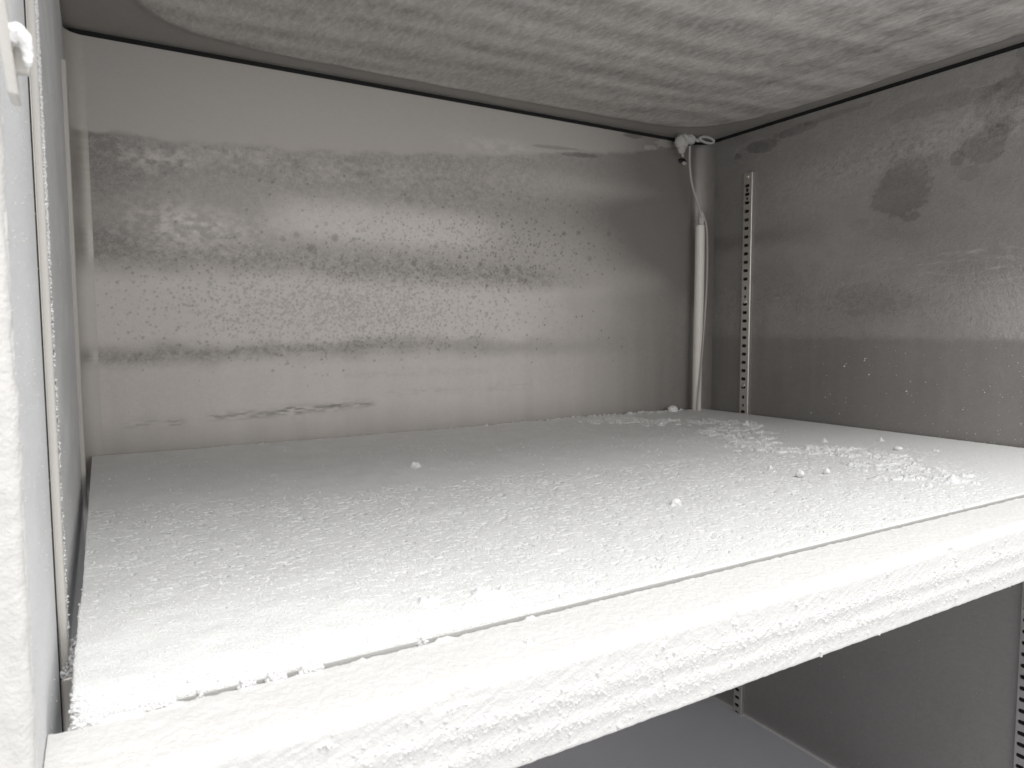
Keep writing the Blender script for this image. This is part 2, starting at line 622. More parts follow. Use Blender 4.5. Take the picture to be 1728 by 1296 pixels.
def field_right(Y, Z):
    w1 = fbm(Y * 10, Z * 20, 5, 4) - .5
    w2 = fbm(Y * 45, Z * 70, 6, 5) - .5
    w3 = fbm(Y * 200, Z * 260, 7, 4) - .5
    f = .42 + .25 * w1 + .10 * w2
    f -= .12 * ss(.60, .76, Y)
    f += .13 * np.exp(-((Z - .155) / .05) ** 2) * ss(.62, .40, Y)  # soft glare towards the front, painted in as whiter frost
    # frost line: clear, darker sheet below it
    low = ss(.122, .110, Z + .006 * w2 + .006 * w3)
    rough = ss(.46, .36, Y + .05 * w1) * ss(.112, .12, Z) * ss(.20, .15, Z)
    f = f * (1 - low) + (.34 + .10 * w1 - .16 * ss(.3, .7, Y)) * low
    f += .22 * rough
    f += .10 * (fbm(Y * 90, Z * 6, 51, 4) - .5) * ss(.17, .13, Z) * ss(.0, .05, Z)
    band = np.exp(-((Z - (.345 + .10 * (.5 - Y) * 0 - .02 * (Y - .5) * 4) - .01 * w1) / .028) ** 2) * ss(.72, .55, Y)
    f += .18 * band * (1 + w3 * 2)
    # darker wet-looking blotches with crisp broken edges

    def blob(y, z, a, b, k, e=.35):
        m = np.exp(-((Y - y) / a) ** 2 - ((Z - z) / b) ** 2)
        return k * ss(.30, .42, m + (w3 * .45 + w2 * e * 2.2) * np.minimum(1, 3 * m))
    f -= blob(.507, .293, .036, .034, .22)
    f -= blob(.519, .310, .024, .012, .06)
    f -= blob(.414, .329, .024, .017, .22)
    f -= blob(.444, .318, .008, .008, .22)
    f -= blob(.47, .322, .010, .008, .12)
    f -= blob(.7625, .389, .008, .005, .22, .1)
    f -= blob(.718, .395, .026, .009, .25, .5)
    f -= blob(.665, .404, .035, .006, .20, .5)
    f -= blob(.60, .409, .05, .004, .15, .6)
    f -= blob(.385, .372, .035, .022, .16, .6)
    f -= blob(.40, .345, .016, .010, .14, .6)
    f -= blob(.47, .385, .06, .010, .12, .8)
    f -= blob(.36, .39, .04, .03, .14, .8)
    f -= blob(.43, .300, .010, .007, .12, .8)
    f -= blob(.56, .262, .012, .008, .06, .6)
    f -= blob(.545, .160, .05, .020, .10, .7)
    rim = np.exp(-((Y - .735) / .03) ** 2 - ((Z - .392) / .013) ** 2)
    f += .10 * np.exp(-((rim + w3 * .3 - .30) / .05) ** 2)
    f += .10 * (np.abs(w2 + .5 * w3) < .018) * ss(.37, .39, Z) * ss(.50, .40, Y)
    f -= .16 * np.exp(-((Z - .262) / .012) ** 2) * ss(.55, .72, Y)
    # raised wavy ice threads
    for k, (z0, am, ph) in enumerate(((.206, .008, .0), (.199, .007, .5), (.188, .006, 1.1), (.178, .005, 1.9), (.214, .006, 2.6))):
        zc_ = z0 + am * np.sin(Y * 17 + ph) + .002 * np.sin(Y * 61 + ph * 3) + .012 * w1 + .010 * w2 - .05 * np.clip(Y - .5, 0, 1)
        f += .30 * np.exp(-((Z - zc_) / .0007) ** 2) * ss(.60 - .02 * k, .50 - .03 * k, Y) * np.clip(.55 + 2.5 * w2, 0, 1)
    f += (w3 * .30) * (rough + .6 * band) 
    r = .38 + .5 * rough + .45 * band + .55 * np.exp(-((Z - .17) / .035) ** 2) - .2 * low
    return np.clip(f, 0, 1), np.clip(r, .06, 1)


side_wall('side_wall', XL, 1, RC, M_left, 420, 420, field_left)
sw = side_wall('side_wall', XR, -1, RR_, M_right, 620, 420, field_right, y0=.18)

# ---- ceiling panel: pressed tray whose frosted field has rounded corners
xs = np.linspace(XL - .01, XR + .02, 900)
ys = np.linspace(.20, YB + .01, 620)
X, Y = np.meshgrid(xs, ys)
w1 = fbm(X * 7, Y * 7, 8, 3) - .5
w2 = fbm(X * 24, Y * 40, 9, 4) - .5
w3 = fbm(X * 150, Y * 60, 10, 4) - .5
# signed distance inside a rounded rectangle
cxc, cyc, ax_, ay_ = .418, .25, .408, .556
ne = 8.0
sd = (1 - (np.abs((X - cxc) / ax_) ** ne + np.abs((Y - cyc) / ay_) ** ne) ** (1 / ne)) * .42
sdw = sd + .008 * w1 + .004 * w2
infield = ss(.0, .012, sdw)
f = .20 + .34 * infield
bands = np.sin(Y * 125 + 14 * X ** 2 + 5 * w1) * .30 + (fbm(sdw * 46 + .8 * w1, X * 1.3 + Y * .8, 80, 2, .45) - .5) * 1.5 + (fbm(Y * 30 + X * 5, X * 2.6, 81, 2, .5) - .5) * 1.2
bands = np.tanh(bands)
fur = fbm(X * 380, Y * 130, 16, 3, .6) - .5
f += infield * (.30 * bands + .14 * w2 + (.22 * w3 +   .60 * fur) * (.85 - .35 * bands))
f += .08 * ss(.06, .22, sdw)
f -= .13 * np.exp(-((sdw - .004) / .004) ** 2)
r = infield * np.clip(.65 + .4 * bands + .5 * w2, .2, 1) * ss(.01, .05, sdw)
Zc = ZC - .0025 * infield - .0006 * infield * (fbm(X * 260, Y * 90, 12, 4) * r) - .0003 * infield * bands
P = np.stack([X, Y, Zc], -1)
ceil = grid_np('ceiling_panel', P, M_ceil, cab, {'frost': np.clip(f, 0, 1), 'relief': np.clip(r, .05, 1)}, flip=True)
box('ceiling_panel_body', (XL - .02, .20, ZC + .003), (XR + .03, YB + .03, ZC + .05), M_left, cab)
# black strips for the shade in the gap between walls and ceiling
bs = bmesh.new()
bm_box(bs, (XL + .004, YB + .0012, ZC - .0085), (XR + .01, YB + .012, ZC + .0025))
bm_box(bs, (XR + .0012, .19, ZC - .0085), (XR + .010, YB + .0012, ZC + .0025))
bm_box(bs, (XL - .010, .22, ZC - .0085), (XL - .0012, YB + .012, ZC + .0025))
me = bpy.data.meshes.new('ceiling_gap_shade')
bs.to_mesh(me)
bs.free()
link('ceiling_gap_shade', me, M_gap, cab)
# outer shell so nothing but the open front lets light in
box('outer_shell', (XL - .05, YB + .014, ZBOT), (XR + .06, YB + .05, ZC + .05), M_left, cab)
box('outer_side', (XR + .012, .18, ZBOT), (XR + .06, YB + .013, ZC + .05), M_left, cab)
box('outer_side', (XL - .05, YF + .002, ZBOT), (XL - .012, YB + .013, ZC + .05), M_left, cab)

# ---- frosted door post at the far left (front face of the cabinet)
n_, m_ = 1000, 60
u = np.linspace(0, 1, m_)
zz = np.linspace(-.30, .30, n_)
# profile: front face from outside to the corner, rounded, then back along the wall
prof = []
for t in u:
    s_ = t * .060
    if s_ < .040:
        prof.append((XL - .042 + s_, YF - .0035, 0, -1))
    else:
        a = min((s_ - .040) / .0035, math.pi / 2)
        if a < math.pi / 2:
            prof.append((XL - .002 + .002 * math.sin(a), YF - .0015 - .002 * math.cos(a), math.sin(a), -math.cos(a)))
        else:
            q = s_ - .040 - .0035 * math.pi / 2
            prof.append((XL, YF - .0015 + q * .1, 1, 0))
prof = np.array(prof)
Uq, Zq = np.meshgrid(u * .06, zz)
d = .0011 * fbm(Uq * 260, Zq * 130, 13, 5) + .0010 * (fbm(Uq * 60, Zq * 40, 14, 3) - .3)
Pp = np.stack([prof[:, 0][None] + prof[:, 2][None] * d, prof[:, 1][None] + prof[:, 3][None] * d, Zq], -1)
grid_np('door_post', Pp, M_post, cab)

# ---- slotted shelf standards


def slot_pattern(z0, z1):
    """tall list of (z, width, height): every 12.7 mm, with extra holes in clusters"""
    out = []
    k = 0
    z = z1
    while z > z0:
        out.append((z, .0058, .0030))
        z -= .0127
    return out


def standard(sgn, xw, y0, y1, z0, z1, depth, label, clusters, rolled=True, mat=M_std, frosty=0.0):
    """sgn: +1 on the left wall (faces +x), -1 on the right wall"""
    e = empty('shelf_standard', (xw, (y0 + y1) / 2, z0))
    e.parent = cab
    e.location = Vector((xw, (y0 + y1) / 2, z0)) - Vector(cab.location)
    if label:
        e['label'] = label
    xf = xw + sgn * depth
    # channel: one folded sheet, front flank rounded, perforated face built around real holes
    zc = []
    z = z1 - .0130 - 12 * 0
    holes = []
    zz_ = z1 - .0125
    first = z1 - .0317
    # regular slots
    zk = .3287
    while zk + .0 > z0 + .004:
        if zk < z1 - .004:
            holes.append((zk, .0086, .0047))
        zk -= .0125
    zk = .3287 + .0125
    while zk < z1 - .008:
        holes.append((zk, .0086, .0047))
        zk += .0125
    for c in clusters:
        holes += [(c, .0050, .0056), (c - .0125, .0038, .0044)]
    holes.sort()
    yc = y0 + (y1 - y0) * .58
    bm = bmesh.new()
    # face strips between holes
    ya, yb = y0 + .0016, y1

    def quad(a, b, c, d_):
        vs = [bm.verts.new(v) for v in (a, b, c, d_)]
        bm.faces.new(vs if sgn < 0 else vs[::-1])

    def fr_(y_, z_):
        return (xf, y_, z_)
    cur = z0
    for (hz, hw, hh) in holes:
        a, b = hz - hh / 2, hz + hh / 2
        if a <= cur or b >= z1:
            continue
        if a > cur:
            quad(fr_(ya, cur), fr_(ya, a), fr_(yb, a), fr_(yb, cur))
        # eight-sided hole: polygons around
        l, r_ = yc - hw / 2, yc + hw / 2
        k = min(hh, hw) * .32
        quad(fr_(ya, a), fr_(ya, b), fr_(l, b), fr_(l, a))
        quad(fr_(r_, a), fr_(r_, b), fr_(yb, b), fr_(yb, a))
        for (cy_, sy) in ((l, 1), (r_, -1)):
            for (cz_, sz) in ((a, 1), (b, -1)):
                t = [bm.verts.new(v) for v in (fr_(cy_, cz_), fr_(cy_ + sy * k, cz_), fr_(cy_, cz_ + sz * k))]
                bm.faces.new(t)
        # hole walls
        for (p, q) in (((l, a), (r_, a)), ((r_, a), (r_, b)), ((r_, b), (l, b)), ((l, b), (l, a))):
            quad((xf, p[0], p[1]), (xf, q[0], q[1]), (xf - sgn * .0012, q[0], q[1]), (xf - sgn * .0012, p[0], p[1]))
        cur = b
    quad(fr_(ya, cur), fr_(ya, z1), fr_(yb, z1), fr_(yb, cur))
    # rolled front flank (quarter round)
    N = 7
    for i in range(N):
        a0, a1 = math.pi / 2 * i / N, math.pi / 2 * (i + 1) / N
        rr0 = .0016

        def pt(a):
            return (xf - sgn * rr0 * (1 - math.cos(a)), ya - rr0 * math.sin(a))
        p, q = pt(a0), pt(a1)
        quad((p[0], p[1], z0), (q[0], q[1], z0), (q[0], q[1], z1), (p[0], p[1], z1))
    quad((xf - sgn * .0016, y0, z0), (xw, y0, z0), (xw, y0, z1), (xf - sgn * .0016, y0, z1))
    quad((xf, yb, z0), (xf, yb, z1), (xw, yb, z1), (xw, yb, z0))
    quad((xf, ya, z1), (xw, ya, z1), (xw, yb, z1), (xf, yb, z1))
    for f_ in bm.faces:
        f_.smooth = False
    me = bpy.data.meshes.new('channel')
    bm.to_mesh(me)
    bm.free()
    link('channel', me, mat, e)
    # dark hollow behind the slots
    box('slot_backing', (min(xw + sgn * .0006, xf - sgn * .0016), ya + .0006, z0 + .001), (max(xw + sgn * .0006, xf - sgn * .0016), yb - .0006, z1 - .001), M_slot, e)
    return e, xf, yc


def screw(parent, x, y, z, sgn, r=.0030):
    bm = bmesh.new()
    N = 20
    rings = [(r, 0), (r * .95, .0005), (r * .75, .0009), (r * .45, .0009), (r * .38, .0003), (0.0002, .0003)]
    vs = []
    for (rad, h) in rings:
        vs.append([bm.verts.new((x + sgn * h, y + rad * math.cos(2 * math.pi * i / N), z + rad * math.sin(2 * math.pi * i / N))) for i in range(N)])
    for a, b in zip(vs[:-1], vs[1:]):
        for i in range(N):
            f_ = bm.faces.new((a[i], a[(i + 1) % N], b[(i + 1) % N], b[i]))
            f_.smooth = True
    bmesh.ops.recalc_face_normals(bm, faces=bm.faces[:])
    me = bpy.data.meshes.new('screw')
    bm.to_mesh(me)
    bm.free()
    return link('screw', me, M_screw, parent)


# depth of standard 4 mm on the right, 3 mm on the left
st, xf, yc = standard(-1, XR, .7290, .7445, -.60, .3600, .0060, 'slotted steel strip upright near the rear right corner', (.335, .190, .026))
for z in (.3545, .1700, .0440):
    screw(st, xf, yc, z, -1)
st2, xf, yc = standard(-1, XR, .3420, .3562, -.60, .3600, .0042, 'dark slotted steel strip cut off by the lower right edge', (.335, .190, .026, -.22))
screw(st2, xf, yc, -.372, -1)
st3, xf, yc = standard(1, XL, .3300, .3440, -.0150, .3600, .0030, 'frosted slotted strip on the left wall nearest the front', (.335, .190, .026), mat=M_std_frost)
st4, xf, yc = standard(1, XL, .7290, .7445, -.60, .3600, .0032, 'thin slotted strip at the far end of the left wall', (.335, .190, .026), mat=M_std_frost)

# frost fur on the front left standard
zz = rng.uniform(.0, .30, 4200)
dens = .10 + .90 * ss(.12, .21, zz)
keep = rng.random(4200) < dens
zz = zz[keep]
yy = .331 + rng.random(len(zz)) ** .7 * .013
fp = np.stack([np.full(len(zz), XL + .0029) + rng.uniform(0, .0003, len(zz)), yy, zz], -1)
grains('frost_fur', fp, rng.uniform(.0002, .00055, len(zz)), M_snow, st3, 1.0, 5)

# in front of the left standard: black strip for the slit's shade, and beading
box('slit_shade', (XL - .0005, .3225, -.05), (XL + .0003, .3268, ZC - .01), M_gap, cab)
box('beading', (XL - .0005, .3270, -.05), (XL + .0007, .3292, ZC - .01), M_std, cab, .0003)

# ---- latch hook on the door post
lt = empty('latch_hook', (0, 0, 0))
lt.parent = cab
lt.location = Vector((-.0150, .205, .187)) - Vector(cab.location)
lt['label'] = 'small frost-covered hook on the door post at top left'
bm = bmesh.new()
blade = [(-.0185, .1985, .203), (-.0158, .1975, .203), (-.0139, .1975, .1790), (-.0160, .1985, .1795)]
vs = []
for off in (0, .010):
    vs.append([bm.verts.new((x, y + off, z)) for x, y, z in blade])
bm.faces.new(vs[0][::-1])
bm.faces.new(vs[1])
for i in range(4):
    bm.faces.new((vs[0][i], vs[0][(i + 1) % 4], vs[1][(i + 1) % 4], vs[1][i]))
bmesh.ops.bevel(bm, geom=bm.edges[:], offset=.0003, segments=2, affect='EDGES')
bmesh.ops.recalc_face_normals(bm, faces=bm.faces[:])
me = bpy.data.meshes.new('blade')
bm.to_mesh(me)
bm.free()
link('blade', me, M_std_frost, lt)
tube('frosted_arm', [(-.0150, .2005, .1915), (-.0145, .2005, .1935), (-.0134, .2005, .1940), (-.0123, .2005, .1922), (-.0119, .2005, .1898), (-.0117, .2005, .1873), (-.0113, .2005, .1868)],
     [.0012, .0017, .0019, .0014, .0010, .0008, .0005], M_snow, lt, 24, 8, .0008, 1100)
box('tongue', (-.0148, .203, .1858), (-.0118, .206, .192), M_std_frost, lt, .0006)

# ---- hole, screw and plug under the cable clamp are parts of the back wall
sc = screw(bw, .776, YB - .0012, .398, 1, .004)
bpy.data.objects.remove(sc)
bm = bmesh.new()
bmesh.ops.create_uvsphere(bm, u_segments=16, v_segments=10, radius=1.0, matrix=Matrix.Translation((.7985, YB - .001, .3925)) @ Matrix.Diagonal((.0085, .0025, .0042, 1)))
me = bpy.data.meshes.new('cable_hole')
bm.to_mesh(me)
bm.free()
link('cable_hole', me, M_hole, bw)  # black dome in place of the shaded inside of the hole
lump('ice_plug', (.8005, YB - .003, .3885), .0036, M_conn, bw, 3, .3, 1.5, 3, (1.3, .6, .8))
lump('screw_cap', (.7985, YB - .002, .4015), .0036, M_conn, bw, 3, .2, 1.5, 9, (.9, .5, 1.1))

# ------------------------------------------------------------------ frosted shelf
shelf = empty('freezer_shelf', (.41, .52, -.041), 'white frost-covered shelf with a thick front lip across the middle of the freezer', 'shelf')


def trail(X, Y):
    """signed closeness to the crumb trail running from the rear right corner forward"""
    pts = [(.60, .775), (.70, .72), (.735, .66), (.67, .60), (.62, .55), (.61, .49), (.65, .45), (.655, .41), (.62, .375), (.60, .335)]
    best = np.full(X.shape, 9.)
    for (a, b), (c, d_) in zip(pts[:-1], pts[1:]):
        vx, vy = c - a, d_ - b
        t = np.clip(((X - a) * vx + (Y - b) * vy) / (vx * vx + vy * vy), 0, 1)
        best = np.minimum(best, np.hypot(X - a - t * vx, Y - b - t * vy))
    return best


def deck_height(X, Y):
    big = fbm(X * 12, Y * 12, 20, 4) - .5
    med = fbm(X * 70, Y * 70, 21, 4) - .5
    # flakes: ridged, sheared so they lie along the same way
    g1 = fbm(X * 520 + Y * 90, Y * 520, 22, 4, .6)
    g2 = fbm(X * 620, Y * 520 + X * 90, 23, 3, .6)
    # how rough: fluffy left/middle, smooth along the right wall
    right = ss(.0, .22, X - np.interp(Y, [.26, .40, .60, .80], [.45, .56, .60, .62]))
    rough = 1 - .92 * right
    backsoft = .55 + .45 * ss(.75, .45, Y)
    h = rough * backsoft * (.0004 * (np.clip(g1 - .42, 0, 1)) + .0003 * (g2 - .5) + .0009 * med)
    # pits: sharp little hollows
    pit = fbm(X * 260 + Y * 70, Y * 460, 24, 3, .55)
    pm = ss(.52, .34, np.abs(Y - np.interp(X, [0, .15, .4, .7], [.44, .40, .38, .33])) * 3.4) * rough
    h -= .0024 * ss(.62, .72, pit) * pm
    h += .0022 * (big) * rough
    # drift at the front left
    near = ss(.23, .08, X + .30 * (Y - .26)) * ss(.41, .33, Y + .05 * big + .02 * med)
    dr = np.clip(near, 0, 1) * (.35 + .65 * ss(.259, .278, Y))
    soft = fbm(X * 34, Y * 34, 33, 3) - .5
    h = h * (1 - .85 * dr)
    h += dr * (.0052 + .0050 * big + .0034 * soft + .0012 * med)
    # crumb trail
    t = trail(X, Y) + .03 * med + .02 * big
    c = ss(.055, .0, t)
    cl = fbm(X * 95, Y * 75, 26, 4, .6)
    cl2 = fbm(X * 300, Y * 260, 27, 3, .6)
    isl = ss(.52, .62, cl + .22 * (c - .6)) * ss(.0, .3, c)
    h += isl * (.0006 + .0024 * cl2)
    # fine rear rim of clumps
    rim = ss(.795, .812, Y) * ss(.40, .62, X) * ss(.775, .74, X)
    h += rim * ss(.45, .6, cl2) * .0018
    return h + .0007


# x grid finer near the camera side
def warp_axis(a, b, n, k):
    t = np.linspace(0, 1, n)
    return a + (b - a) * ((np.exp(k * t) - 1) / (math.exp(k) - 1))


DX0, DX1, DY0, DY1 = -.0123, .8405, .2596, .826
xs = warp_axis(DX0, DX1, 1150, 1.2)
yfr = [DY0, DY0, DY0 + .00008, DY0 + .0004, DY0 + .0009, DY0 + .0015]
zfr = [-.020, -.0012, -.0006, -.0003, -.0001, -.00005]
ys = np.concatenate([yfr, warp_axis(DY0 + .0022, DY1, 900, 1.3), [DY1]])
X, Y = np.meshgrid(xs, ys)
H = deck_height(X, Y)
# a few stand-alone bumps
for a, b, r, k in ((.2466, .6003, .006, .003), (.3534, .3707, .0035, .003), (.1208, .2826, .004, .0022), (.150, .2812, .0055, .0030), (.156, .279, .004, .002), (.7297, .6373, .006, .0035), (.64, .70, .005, .003), (.515, .42, .004, .003), (.70, .50, .005, .003), (.76, .47, .003, .0025), (.745, .40, .003, .002), (.60, .31, .006, .003)):
    stamp(H, xs, ys, [a], [b], [r], [k * .7], .6, 'add')
    for q in range(5):
        stamp(H, xs, ys, [a + rng.normal(0, r * .6)], [b + rng.normal(0, r * .5)], [r * .45], [k * .5], .5, 'add')
Zd = H.copy()
k0 = len(yfr)
wv = np.linspace(0, 1, k0)
for i in range(k0):
    Zd[i] = zfr[i] + (0 if i == 0 else .0007 + (H[k0] - .0007) * wv[i])
Zd[-1] = -.02
# side skirts
X2 = np.concatenate([X[:, :1], X, X[:, -1:]], 1)
Y2 = np.concatenate([Y[:, :1], Y, Y[:, -1:]], 1)
Z2 = np.concatenate([np.full((len(ys), 1), -.02), Zd, np.full((len(ys), 1), -.02)], 1)
# ragged left edge where frost overhangs
ov = .0005 * fbm(Y2 * 420, Y2 * 0 + .3, 28, 3) * ss(.75, .45, Y2) + .0009 * fbm(Y2 * 160, Y2 * 0, 29, 3) * ss(.40, .32, Y2)
X2[:, 1] -= ov[:, 1]
X2[:, 2] -= ov[:, 2] * .6
P = np.stack([X2, Y2, Z2], -1)
trl = trail(X2, Y2) + .03 * (fbm(X2 * 70, Y2 * 70, 21, 4) - .5) + .02 * (fbm(X2 * 12, Y2 * 12, 20, 4) - .5)
isl_ = ss(.50, .60, fbm(X2 * 95, Y2 * 75, 26, 4, .6) + .22 * (ss(.055, .0, trl) - .6)) * ss(.0, .3, ss(.055, .0, trl))
rgt = ss(.0, .2, X2 - np.interp(Y2, [.26, .40, .60, .80], [.45, .56, .60, .62]))
thick = .66 + .3 * ss(.20, .05, X2) * ss(.46, .36, Y2) + .20 * ss(.55, .30, Y2) + .5 * (fbm(X2 * 60, Y2 * 60, 90, 4) - .5) * (1 - rgt) + .5 * ss(.06, .0, X2 + .6 * (Y2 - .36)) - .12 * rgt
thick = np.clip(np.maximum(thick, isl_ * 1.1), 0, 1)
grid_np('deck', P, M_deck, shelf, {'thick': thick})
box('deck_underside', (DX0 + .0006, DY0 + .0006, -.034), (DX1 - .0005, DY1 - .0006, -.0195), M_low, shelf)

box('edge_trim', (DX0 + .0003, DY0 - .0006, -.020), (DX1, DY0 - .0001, -.0005), M_trim, shelf)
box('gap_channel', (DX0 + .0003, .2566, -.022), (DX1, DY0 - .0007, -.0125), M_slot, shelf)

# ---- front lip: a folded channel swept along x, frost displaced along its normal
YL0, YL1 = .2560, .2206     # rear and front of the lip's top
ZB = -.0405
prof = []
Ls = []


def addp(y, z, ny, nz):
    z = z - .0009 * min(1.0, max(0.0, (z + .020) / .014)) if y < .25 else z - .0009
    prof.append((y, z, ny, nz))


for z in np.linspace(-.014, -.0012, 10):
    addp(YL0, z, 1, 0)
for a in np.linspace(0, math.pi / 2, 6):
    addp(YL0 - .0008 + .0008 * math.cos(a), -.0010 + .0008 * math.sin(a), math.cos(a), math.sin(a))
for y in np.linspace(YL0 - .0012, YL1 + .0042, 90):
    addp(y, -.0002, 0, 1)
for a in np.linspace(0, math.pi / 2, 26):
    addp(YL1 + .0040 - .0052 * math.sin(a) * 1.0, -.0054 + .0052 * math.cos(a), -math.sin(a), math.cos(a))
yf = YL1 - .0012
for z in np.linspace(-.0060, ZB + .0018, 150):
    q = (z + .006) / (ZB + .006)
    bulge = .0006 * math.exp(-((q - .36) / .10) ** 2) + .0006 * math.exp(-((q - .68) / .09) ** 2)
    addp(yf - bulge, z, -1, 0)
for a in np.linspace(0, math.pi / 2, 8)[1:]:
    addp(yf + .0016 - .0016 * math.cos(a), ZB + .0016 - .0016 * math.sin(a), -math.cos(a), -math.sin(a))
for y in np.linspace(yf + .002, yf + .030, 14):
    addp(y, ZB, 0, -1)
prof = np.array(prof)
sl = np.concatenate([[0], np.cumsum(np.hypot(np.diff(prof[:, 0]), np.diff(prof[:, 1])))])
lx = warp_axis(XL + .0003, XR - .001, 2300, 1.9)
Xg, Sg = np.meshgrid(lx, sl)
NY, NZ = prof[:, 2][:, None], prof[:, 3][:, None]
PY, PZ = prof[:, 0][:, None], prof[:, 1][:, None]
frontness = np.clip(-NY, 0, 1) * np.ones_like(Xg)
topness = np.clip(NZ, 0, 1) * np.ones_like(Xg)
q = np.clip((PZ + .006) / (ZB + .006), 0, 1) * np.ones_like(Xg)
wq = .07 * (fbm(Xg * 22, Sg * 22, 60, 3) - .5) * 2
ridge = np.exp(-((q - .36 - wq) / .13) ** 2) + np.exp(-((q - .70 - wq * .8) / .10) ** 2) + .25 * np.exp(-((q - .52) / .2) ** 2)
ridge *= frontness * ss(.02, .16, Xg + .0 * q)
ridge = np.clip(ridge + .25 * frontness * ss(.1, .3, q) * ss(.9, .8, q) * ss(.10, 0, Xg), 0, 1)
D = .00035 * fbm(Xg * 300, Sg * 300, 61, 3)
# diagonal frost strokes
st_ = fbm(Xg * 620 + Sg * 300, Sg * 400 - Xg * 200, 62, 4, .6)
D += ridge * (.0006 * np.clip(st_ - .42, 0, 1) * 2 + .0004 * np.clip(fbm(Xg * 800, Sg * 800, 63, 2) - .5, 0, 1))
D += frontness * .0003 * (fbm(Xg * 240 + Sg * 500, Sg * 260, 64, 3) - .5)
D += topness * (.0009 * (fbm(Xg * 45, Sg * 45, 65, 4) - .5) + .0010 * ss(.12, .0, Xg) * fbm(Xg * 110, Sg * 110, 66, 4) + .0004 * fbm(Xg * 500, Sg * 500, 67, 3))
# beads of frost
nb = 4200
bx_ = XL + (XR - XL) * rng.random(nb) ** 1.25
bq = np.where(rng.random(nb) < .5, rng.normal(.38, .09, nb), rng.normal(.72, .085, nb))
s_front0 = sl[np.argmin(np.abs(prof[:, 1] + .006) + (prof[:, 2] > -.9) * 9)]
s_span = abs(ZB + .006)
bs_ = s_front0 + bq * s_span
br = np.abs(rng.normal(0, .00026, nb)) + .0002
keep = rng.random(nb) < ss(.0, .2, bx_) * .8 + .2
B = np.zeros_like(D)
stamp(B, lx, sl, bx_[keep], bs_[keep], br[keep], br[keep] * .65, .6)
nb = 260
bx2 = XL + (XR - XL) * rng.random(nb)
bs2 = s_front0 + rng.uniform(-.05, 1.0, nb) * s_span
br2 = np.abs(rng.normal(0, .0004, nb)) + .0003
stamp(B, lx, sl, bx2, bs2, br2, br2 * 1.3, .5)
# lumps on the top
stamp(B, lx, sl, [.1451, .148], [sl[16] + .0195, sl[16] + .021], [.0016, .001], [.0016, .001], .5)
D = D + B
# chips under the front edge where frost has broken off (hollow above, curl below)
for (cx, w, dp) in ((.1045, .0075, .0010), (.058, .003, .0006), (.247, .0022, .0012), (.4300, .0035, .0018), (.203, .0018, .0009), (.476, .0012, .0009), (.29, .0016, .0007)):
    sc0 = s_front0 - .0012
    m = np.exp(-((Xg - cx) / w) ** 4 - ((Sg - sc0 - .0012) / .0030) ** 4)
    D -= dp * m
    for k_ in range(9):
        stamp(D, lx, sl, [cx + rng.uniform(-.8, .8) * w], [s_front0 + .0028 + rng.normal(0, .0006)], [rng.uniform(.0004, .0009)], [rng.uniform(.0003, .0007)], .5, 'add')
# frost hanging over the gap behind the lip
redge = np.exp(-((Sg - sl[13]) / .0016) ** 2)
D += redge * (.0011 * np.clip(fbm(Xg * 260, Xg * 0, 68, 4, .65) - .45, 0, 1) * 1.0 + .0016 * ss(.60, .72, fbm(Xg * 95, Xg * 0, 69, 3)) * ss(.30, .05, Xg))
Pl = np.stack([Xg, PY + NY * D, PZ + NZ * D], -1)
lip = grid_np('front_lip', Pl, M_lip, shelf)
# closed left end of the lip
bm = bmesh.new()
vs = [bm.verts.new((XL + .0004, a, b)) for a, b in prof[::4, :2]]
bm.faces.new(vs)
me = bpy.data.meshes.new('lip_end')
bm.to_mesh(me)
bm.free()
link('lip_end', me, M_lip, shelf)

# ------------------------------------------------------------------ loose frost: grains, drift fluff, bridging snow


def surf(x, y):
    return deck_height(np.asarray(x, float), np.asarray(y, float))


pts, rad = [], []
# crumbs along the trail
n = 16000
x = rng.uniform(.50, .80, n)
y = rng.uniform(.30, .82, n)
t = trail(x, y) + .03 * (fbm(x * 70, y * 70, 21, 4) - .5) + .02 * (fbm(x * 12, y * 12, 20, 4) - .5)
cl = fbm(x * 95, y * 75, 26, 4, .6)
p_ = ss(.06, .0, t) * ss(.46, .62, cl) * .55
k = rng.random(n) < p_
x, y = x[k], y[k]
r = np.abs(rng.normal(0, .0004, len(x))) + .0003
pts.append(np.stack([x, y, surf(x, y) + r * .3], -1))
rad.append(r)
# thin scatter everywhere
n = 5200
x = DX0 + .003 + (DX1 - DX0 - .006) * rng.random(n) ** 1.1
y = rng.uniform(DY0 + .004, DY1 - .002, n)
right = ss(.0, .2, x - np.interp(y, [.26, .40, .60, .80], [.45, .56, .60, .62]))
k = rng.random(n) > right * .96
x, y = x[k], y[k]
r = np.abs(rng.normal(0, .0002, len(x))) + .0002
pts.append(np.stack([x, y, surf(x, y) + r * .3], -1))
rad.append(r)
# rear rim
n = 700
x = rng.uniform(.1, .80, n)
y = DY1 - np.abs(rng.normal(0, .004, n))
r = (np.abs(rng.normal(0, .0006, n)) + .0004) * (.5 + .8 * ss(.3, .6, x))
pts.append(np.stack([x, y, surf(x, y) + r * .4], -1))
rad.append(r)
g = grains('frost_grains', np.concatenate(pts), np.concatenate(rad), M_crumb)
tag(g, 'fine white frost crumbs scattered thinly over the shelf and in clumps towards the right', 'frost', kind='stuff')

